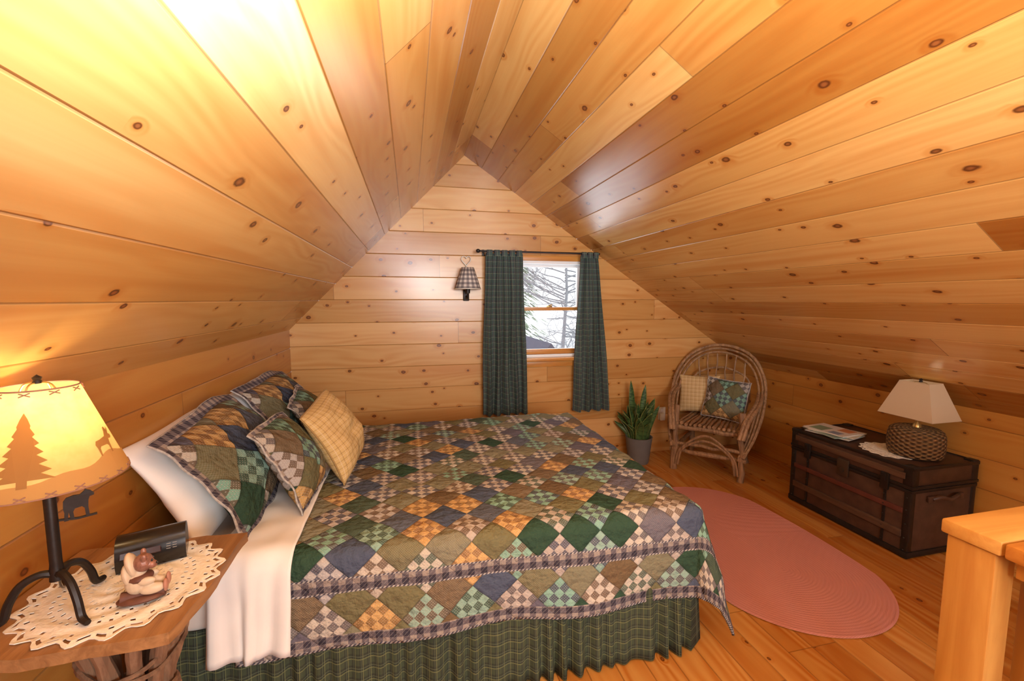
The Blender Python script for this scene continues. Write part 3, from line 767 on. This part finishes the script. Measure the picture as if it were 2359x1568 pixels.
# magazines
cols=[(.62,.60,.55),(.30,.42,.36),(.68,.64,.52),(.70,.68,.64)]
labs=['pale magazine at the bottom of the pile on the trunk','greenish magazine second from the bottom of the trunk pile','cream magazine just under the topmost one on the trunk','topmost white magazine with coloured cover blocks on the trunk']
offs=[(.0,.0,14),(-.012,.012,-6),(.014,-.006,20),(-.004,.008,6)]
for k in range(4):
    h=.0060; z=TZ+.004+.0064*k
    m=E('magazine',labs[k],'magazine',(2.80+offs[k][0],2.31+offs[k][1],z),rad(offs[k][2]),'magazines piled on the trunk')
    b=BM(); rbox(b,(0,0,h/2-.0003),(.20,.262,h-.002),.001,1); mk('pages',b,MT['page'],m)
    cm=plain('magazine_cover_%s'%['pale','green','cream','white'][k],cols[k],.35,.4)
    b=BM(); rbox(b,(0,0,h-.0008),(.205,.268,.0012),0); rbox(b,(0,0,.0004),(.205,.268,.0008),0); rbox(b,(0,-.1335,h/2),(.205,.0016,h),0); mk('cover',b,cm,m,0)
    if k==3:
        for x,y,sx,sy,c in ((-.03,.06,.11,.09,(.18,.30,.20)),(.05,-.06,.08,.08,(.55,.22,.10)),(-.06,-.06,.06,.07,(.20,.28,.42))):
            b=BM(); rbox(b,(x,y,h+.0002),(sx,sy,.0008),0); mk('cover_picture',b,plain('cover_print',c,.35),m,0)
# trunk lamp
TLX,TLY=2.875,1.875
tl=E('table_lamp','table lamp with woven pot base and beige square shade on the trunk','lamp',(TLX,TLY,TZ+.006))
b=BM(); pr=[(0,0),(.112,0),(.124,.008),(.130,.035),(.132,.075),(.130,.122),(.122,.148),(.104,.162),(.05,.166),(0,.167)]
lathe(b,[(r,z) for r,z in pr],40,(0,0,0),6.0,1.0); mk('base',b,MT['wicker'],tl)
b=BM(); lathe(b,[(0,.165),(.022,.167),(.018,.185),(.010,.195),(.010,.27),(0,.27)],16); mk('neck',b,MT['brass'],tl)
b=BM(); tube(b,cr([(0,-.02,.25),(0,-.05,.30),(0,-.045,.41),(0,0,.432),(0,.045,.41),(0,.05,.30),(0,.02,.25)],5),.002,6); mk('harp',b,MT['brass'],tl)
b=BM(); ell(b,(0,0,.31),(.026,.026,.036)); mk('bulb',b,MT['bulb'],tl)
def sqshade(bm,b0,t0,z0,z1):
    rows=[]; c=[(-1,-1),(1,-1),(1,1),(-1,1)]
    for j in range(2):
        h=b0 if j==0 else t0; z=z0 if j==0 else z1
        rows.append([bm.verts.new((x*h[0],y*h[1],z)) for x,y in c])
    for k in range(4): bm.faces.new((rows[0][k],rows[0][(k+1)%4],rows[1][(k+1)%4],rows[1][k]))
SB,ST=(.108,.142),(.052,.076)
b=BM(); sqshade(b,SB,ST,.232,.430); sh=mk('lamp_shade',b,MT['cream'],tl,0); solid(sh,.003)
for z,h in ((.232,SB),(.43,ST)):
    b=BM(); tube(b,[(-h[0],-h[1],z),(h[0],-h[1],z),(h[0],h[1],z),(-h[0],h[1],z)],.003,6,True); mk('shade_trim',b,MT['cream'],sh)
b=BM(); lathe(b,[(0,.428),(.010,.431),(.006,.440),(.010,.447),(0,.454)],12); mk('finial',b,MT['iron'],tl)

# ------------------------------------------------------------------ rug
b=BM(); rnr=30; half=.28; N=112; l=b.loops.layers.uv.active; V=[]; tot=rnr*4
for i in range(tot+1):
    r=.475*i/tot; z=.007+.0022*abs(math.sin(PI*i/4)) if i<tot else .002; row=[]
    for j in range(N):
        t=2*PI*j/N; c,s_=math.cos(t),math.sin(t)
        row.append((r*c, r*s_*1.0+half*(1 if s_>1e-9 else -1 if s_<-1e-9 else 0)*min(1,abs(s_)*3), z))
    V.append([b.verts.new(p) for p in row])
for i in range(tot):
    for j in range(N):
        f=b.faces.new((V[i][j],V[i][(j+1)%N],V[i+1][(j+1)%N],V[i+1][j]))
        for lp,(ii,jj) in zip(f.loops,((i,j),(i,j+1),(i+1,j+1),(i+1,j))): lp[l].uv=(ii/tot*.475,jj/N*(1.2+3*ii/tot))
rg=mk('oval_rug',b,MT['rug'],None,60); rg.location=(1.90,2.09,.002); tag(rg,'pink oval braided rug on the floor beyond the foot of the bed','rug')

# ------------------------------------------------------------------ stair railing
sr=E('stair_railing','honey pine stair railing with square newel post, lower right corner','railing',(1.27,.68,0))
b=BM(); rbox(b,(0,0,.443),(.065,.09,.886),.004); mk('newel_post',b,MT['post'],sr)
b=BM(); rbox(b,(.60,0,.903),(1.28,.11,.034),.005); mk('handrail',b,MT['rail'],sr)
b=BM(); rbox(b,(.025,-.56,.903),(.13,1.0,.034),.005); mk('handrail',b,MT['trim'],sr)
b=BM(); rbox(b,(.62,0,.86),(1.16,.035,.05),.003); rbox(b,(.02,-.56,.86),(.035,1.0,.05),.003); mk('under_rail',b,MT['rail'],sr)
for x in (.20,.32,.44,.56,.68,.80,.92,1.04,1.16):
    b=BM(); rbox(b,(x,0,.42),(.035,.035,.84),.003); mk('baluster',b,MT['post'],sr)
for y in (-.2,-.35,-.5,-.65,-.8,-.95):
    b=BM(); rbox(b,(.02,y,.42),(.035,.035,.84),.003); mk('baluster',b,MT['post'],sr)

# ------------------------------------------------------------------ nightstand
NZ=.76; nc=(-.665,1.155)
ns=E('twig_nightstand','rustic nightstand with live edge slab top on bundled twig base','nightstand',(nc[0],nc[1],0))
b=BM(); out=[]; rnd=random.Random(2)
x0,x1,y0,y1=-.222,.190,-.197,.210
cs=[(x0,y0),(x1-.015,y0+.01),(x1,y1),(x0,y1)]
for k in range(4):
    a=Vector(cs[k]); c=Vector(cs[(k+1)%4])
    for i in range(11):
        p=a.lerp(c,i/11); d=(c-a).normalized(); nn=Vector((d.y,-d.x)); amp=.006 if k!=3 else .0
        if i==0: p=p-(p.normalized()*.004)
        p=p+nn*rnd.uniform(-amp,amp); out.append(p)
prism(b,[(p.x,p.y) for p in out],.026,Matrix.Translation((0,0,NZ-.013)))
bmesh.ops.bevel(b,geom=[e for e in b.edges if e.calc_face_angle(0)>.9],offset=.004,segments=2,profile=.5,affect='EDGES')
mk('tabletop',b,MT['slab'],ns)
for k in range(12):
    a=2*PI*k/12+rnd.uniform(-.12,.12); c,s_=math.cos(a),math.sin(a); b=BM(); q=rnd.uniform(.9,1.1)
    P=cr([(c*.15*q,s_*.15*q,0),(c*.085,s_*.085,.22),(c*.055,s_*.055,.45),(c*.085*q,s_*.085*q,.62),(c*.12*q,s_*.12*q,NZ-.027)],5)
    tube(b,P,[.016*rnd.uniform(.85,1.15) for _ in P],8); mk('leg',b,MT['bark'],ns)
for z,R,nl in ((.46,.078,3),(.60,.098,2)):
    b=BM()
    for m_ in range(nl): tube(b,[((R+.004*math.sin(5*t+m_))*math.cos(t),(R+.004*math.cos(4*t))*math.sin(t),z+.016*m_+.016*math.sin(t*2+m_)) for t in [2*PI*q_/28 for q_ in range(28)]],.0055,6,True)
    mk('vine_wrap',b,MT['bark'],ns)
lace('lace_doily',.186,24,120,(-.668,1.160,NZ+.0035),'round cream crochet doily on the nightstand',.2)
DZ=NZ+.0065
# rustic lamp
LP=(-.752,1.085); lm=E('iron_table_lamp','lit iron lamp with laced parchment shade on the nightstand','lamp',(LP[0],LP[1],DZ))
for a in (199,-36,80):
    b=BM(); c,s_=math.cos(rad(a)),math.sin(rad(a))
    pts=cr([(0,0,.085),(c*.025,s_*.025,.092),(c*.055,s_*.055,.078),(c*.075,s_*.075,.045),(c*.086,s_*.086,.012),(c*.108,s_*.108,.006)],5)
    tube(b,pts,[.0080]*(len(pts)-4)+[.0075,.007,.0068,.006],8); mk('foot',b,MT['iron'],lm)
b=BM(); lathe(b,[(0,.072),(.013,.074),(.0115,.10),(.0105,.11),(.0105,.33),(.008,.34),(.008,.37),(0,.37)],14); mk('pole',b,MT['iron'],lm)
b=BM(); ell(b,(0,0,.40),(.022,.022,.032)); mk('bulb',b,MT['bulb'],lm)
b=BM()
for a in (0,PI/2): tube(b,cr([(math.cos(a)*.01,math.sin(a)*.01,.345),(math.cos(a)*.042,math.sin(a)*.042,.40),(math.cos(a)*.03,math.sin(a)*.03,.49),(0,0,.503),(-math.cos(a)*.03,-math.sin(a)*.03,.49),(-math.cos(a)*.042,-math.sin(a)*.042,.40),(-math.cos(a)*.01,-math.sin(a)*.01,.345)],5),.0018,6)
mk('harp',b,MT['brass'],lm)
RB,RT_,SZ0,SZ1=.130,.062,.298,.495
def cone(phi,z,off=0): 
    r=RB+(RT_-RB)*(z-SZ0)/(SZ1-SZ0)+off; return (r*math.cos(phi),r*math.sin(phi),z)
b=BM(); NS=48; V=[[b.verts.new(cone(2*PI*k/NS,SZ0+(SZ1-SZ0)*j/6)) for k in range(NS)] for j in range(7)]
for j in range(6):
    for k in range(NS): b.faces.new((V[j][k],V[j][(k+1)%NS],V[j+1][(k+1)%NS],V[j+1][k]))
shd=mk('lamp_shade',b,MT['shade'],lm,70)
ph0=rad(-55)
b=BM(); prev=None
for k in range(0,73):
    t=2*PI*k/72; dphi=(t-(ph0+rad(52))+PI)%(2*PI)-PI
    hgt=.028+.024*math.exp(-(dphi/.55)**2)+.004*math.sin(5*t)+.003*math.sin(9*t+2)
    cur=(b.verts.new(cone(t,SZ0+.001,.002)),b.verts.new(cone(t,SZ0+hgt*.6,.002)),b.verts.new(cone(t,SZ0+hgt,.002)))
    if prev:
        for q_ in (0,1): b.faces.new((prev[q_],cur[q_],cur[q_+1],prev[q_+1]))
    prev=cur
mk('hill_silhouette',b,MT['hill'],shd,60)
def sil(poly,phc,zc,wd,ht,name):
    b=BM(); vs=[]
    for x,y in poly:
        z=zc+y*ht; r=RB+(RT_-RB)*(z-SZ0)/(SZ1-SZ0); vs.append(b.verts.new(cone(phc+x*wd/r,z,.0042)))
    f=b.faces.new(vs); bmesh.ops.triangulate(b,faces=[f]); mk(name,b,MT['sil'],shd,0)
tree=[(-.08,0),(-.08,.1)]
for k in range(7):
    y=.08+.13*k; w_=.5-.066*k; tree+=[(-w_,y),(-w_*.55,y+.10)]
tree+=[(0,1.05)]
tree=tree+[(-x,y) for x,y in tree[:-1][::-1]]
sil(tree,ph0-rad(16),SZ0+.024,.088,.128,'tree_silhouette')
deer=[(.08,0),(.14,0),(.18,.28),(.24,.34),(.54,.34),(.60,.28),(.62,0),(.68,0),(.72,.40),(.76,.52),(.90,.50),(.98,.56),(.96,.64),(.86,.70),(.96,.86),(.90,.98),(.86,.84),(.80,.74),(.74,.80),(.78,1.0),(.70,.98),(.66,.82),(.68,.70),(.58,.66),(.30,.60),(.12,.58),(.05,.45),(.08,.30)]
sil([(x-.5,y) for x,y in deer],ph0+rad(54),SZ0+.048,.052,.054,'deer_silhouette')
for zc,nn in ((SZ0+.006,20),(SZ1-.006,10)):
    b=BM(); tube(b,[cone(2*PI*k/48,zc-.006 if zc<SZ0+.1 else zc+.006,.001) for k in range(48)],.0018,6,True)
    for k in range(nn):
        a=2*PI*k/nn; d=PI/nn*.38
        tube(b,[cone(a-d,zc-.004,.002),cone(a+d,zc+.003,.003)],.0013,5); tube(b,[cone(a+d,zc-.004,.002),cone(a-d,zc+.003,.003)],.0013,5)
    mk('lacing',b,MT['lacing'],shd)
b=BM(); lathe(b,[(0,.50),(.009,.502),(.006,.508),(.008,.514),(0,.520)],12); mk('finial',b,MT['iron'],lm)
bear=[(0,.45),(.02,.7),(.12,.82),(.35,.86),(.55,.84),(.68,.93),(.74,1.0),(.79,.95),(.9,.9),(1.0,.78),(.98,.72),(.85,.70),(.80,.58),(.78,.35),(.80,.05),(.86,0),(.70,0),(.68,.05),(.66,.32),(.58,.40),(.36,.38),(.30,.28),(.32,.06),(.38,0),(.22,0),(.20,.05),(.16,.3),(.12,.05),(.14,0),(0,0),(.01,.1),(.03,.3)]
e1=Vector((.819,.573,0)); M=Matrix(((e1.x,0,e1.y,0),(e1.y,0,-e1.x,0),(0,1,0,0),(0,0,0,1)))
b=BM(); prism(b,[(.018+x*.050,.196+y*.062) for x,y in bear],.004,M)
tube(b,[e1*.006+Vector((0,0,.203)),e1*.04+Vector((0,0,.196)),e1*.070+Vector((0,0,.196))],.003,6)
mk('bear_cutout',b,MT['iron'],lm,0,True)
b=BM(); tube(b,cr([(-.005,.012,.08),(-.03,.05,.03),(-.05,.09,.004),(-.08,.13,.004),(-.10,.19,.004)],5),.0025,6); mk('cord',b,MT['black'],lm)

# alarm clock
ck=E('alarm_clock','black alarm clock with dark red display behind the figurine','clock',(-.665,1.265,DZ),rad(20)); ck.scale=(.85,.85,.85)
prof=[(-.046,.0),(.046,.0)]
for k in range(13):
    a=PI*k/12; ca,sa=math.cos(a),math.sin(a)
    prof.append((.052*math.copysign(abs(ca)**.85,ca),.020+.072*abs(sa)**.9))
b=BM(); prism(b,prof,.165,Matrix(((0,0,1,0),(1,0,0,0),(0,1,0,0),(0,0,0,1))))
bmesh.ops.bevel(b,geom=[e for e in b.edges if e.calc_face_angle(0)>.9],offset=.012,segments=4,profile=.5,affect='EDGES'); mk('body',b,MT['black'],ck,50,True)
dv=Vector((0,.018,.030)).normalized(); M=Matrix.Translation((0,-.0448,.055))@Rx(math.atan2(dv.z,dv.y))
b=BM(); rbox(b,(-.024,0,.0000),(.096,.034,.005),.002,1,None)
for v in b.verts: v.co=M@v.co
mk('display',b,MT['maroon'],ck)
b=BM()
for r_ in range(5):
    for c_ in range(2): rbox(b,(.041+c_*.015,-.013+r_*.0068,.0012),(.010,.0015,.0030),0)
for v in b.verts: v.co=M@v.co
mk('button_marks',b,MT['mark'],ck,0)

# figurine
fg=E('bear_figurine','little cream and bronze bear figurine on a brown base on the doily','figurine',(-.600,1.085,DZ),rad(15)); fg.scale=(1,1,1.12)
b=BM(); tube(b,[(-.036,0,.012),(.042,0,.012)],[.013,.012],12); ell(b,(0,0,.008),(.046,.026,.009)); mk('base',b,MT['fig3'],fg)
b=BM()
for c,r in (((-.006,0,.040),(.023,.020,.024)),((-.002,0,.060),(.014,.014,.014)),((.014,-.017,.046),(.017,.007,.008)),((.014,.015,.046),(.017,.007,.008)),((.022,-.014,.027),(.024,.011,.011)),((.022,.014,.027),(.024,.011,.011))): ell(b,c,r)
o=mk('body',b,MT['fig2'],fg); m_=o.modifiers.new('fuse','REMESH'); m_.mode='VOXEL'; m_.voxel_size=.002; m_.use_smooth_shade=True
b=BM()
for c,r in (((.008,-.004,.080),(.019,.018,.018)),((.023,-.009,.075),(.011,.010,.008)),((.006,.010,.097),(.006,.004,.007)),((.012,-.018,.095),(.006,.004,.007))): ell(b,c,r)
o=mk('head',b,MT['fig1'],fg); m_=o.modifiers.new('fuse','REMESH'); m_.mode='VOXEL'; m_.voxel_size=.002; m_.use_smooth_shade=True
b=BM()
for s in (-1,1): ell(b,(.046,s*.014,.028),(.005,.011,.013))
mk('foot_soles',b,MT['fig4'],fg)
b=BM(); ell(b,(-.013,.003,.076),(.011,.022,.027),Ry(rad(-18))); ell(b,(-.022,.002,.058),(.010,.020,.022),Ry(rad(-12))); mk('hat',b,MT['fig2'],fg)
b=BM(); ell(b,(.000,0,.050),(.024,.022,.010)); mk('collar',b,MT['fig3'],fg)
b=BM()
for s in (-1,1): ell(b,(.025,-.006+s*.007,.085),(.002,.002,.0025),None,8)
ell(b,(.034,-.012,.078),(.003,.003,.0025),None,8); mk('face',b,MT['black'],fg)

# ------------------------------------------------------------------ camera
th,ph=rad(13.22),rad(5.37)
st,ct,sp,cp=math.sin(th),math.cos(th),math.sin(ph),math.cos(ph)
F=Vector((st*cp,ct*cp,-sp)); Rr=Vector((ct,-st,0)); U=Vector((st*sp,ct*sp,cp))
cam=bpy.data.cameras.new('Camera'); co=bpy.data.objects.new('Camera',cam); COL.objects.link(co)
M=Matrix.Identity(4)
for i in range(3): M[i][0]=Rr[i]; M[i][1]=U[i]; M[i][2]=-F[i]
M[2][3]=1.44; co.matrix_world=M
cam.sensor_fit='HORIZONTAL'; cam.sensor_width=36; cam.lens=36*1000/2359; cam.clip_start=.02
sc.camera=co

# ------------------------------------------------------------------ lights
def area(name,loc,direction,size,power,col,sy=None):
    l=bpy.data.lights.new(name,'AREA'); l.energy=power; l.color=col; l.size=size
    if sy: l.shape='RECTANGLE'; l.size_y=sy
    o=bpy.data.objects.new(name,l); COL.objects.link(o); o.location=loc
    o.rotation_euler=Vector(direction).to_track_quat('-Z','Y').to_euler(); return o
area('flash_bounce',(.24,.03,1.72),(.08,.45,1),.24,78,(.98,.99,.99))
area('added_hotspot_light',(-.03,.48,1.80),(-.50,.35,.80),.16,15,(.80,.95,1.40))  # extra lamp added for the left slope's hot spot, bluish to whiten it
area('room_fill',(1.0,-1.45,1.50),(0,1,-.14),1.3,84,(.98,.985,.98),.9)
def pt(name,loc,p,col,r=.02):
    l=bpy.data.lights.new(name,'POINT'); l.energy=p; l.color=col; l.shadow_soft_size=r
    o=bpy.data.objects.new(name,l); COL.objects.link(o); o.location=loc
pt('lamp_glow',(LP[0],LP[1],DZ+.445),1.6,(1,.70,.36),.02)
pt('trunk_lamp_glow',(TLX,TLY,TZ+.33),.30,(1,.74,.46),.04)
area('window_daylight',((HX0+HX1)/2,D+.35,1.45),(0,-1,-.1),.9,12,(.90,.95,1.0),1.0)
w=bpy.data.worlds.new('World'); sc.world=w; w.use_nodes=True
bg=w.node_tree.nodes['Background']; bg.inputs[0].default_value=(.93,.96,1.0,1); bg.inputs[1].default_value=1.7
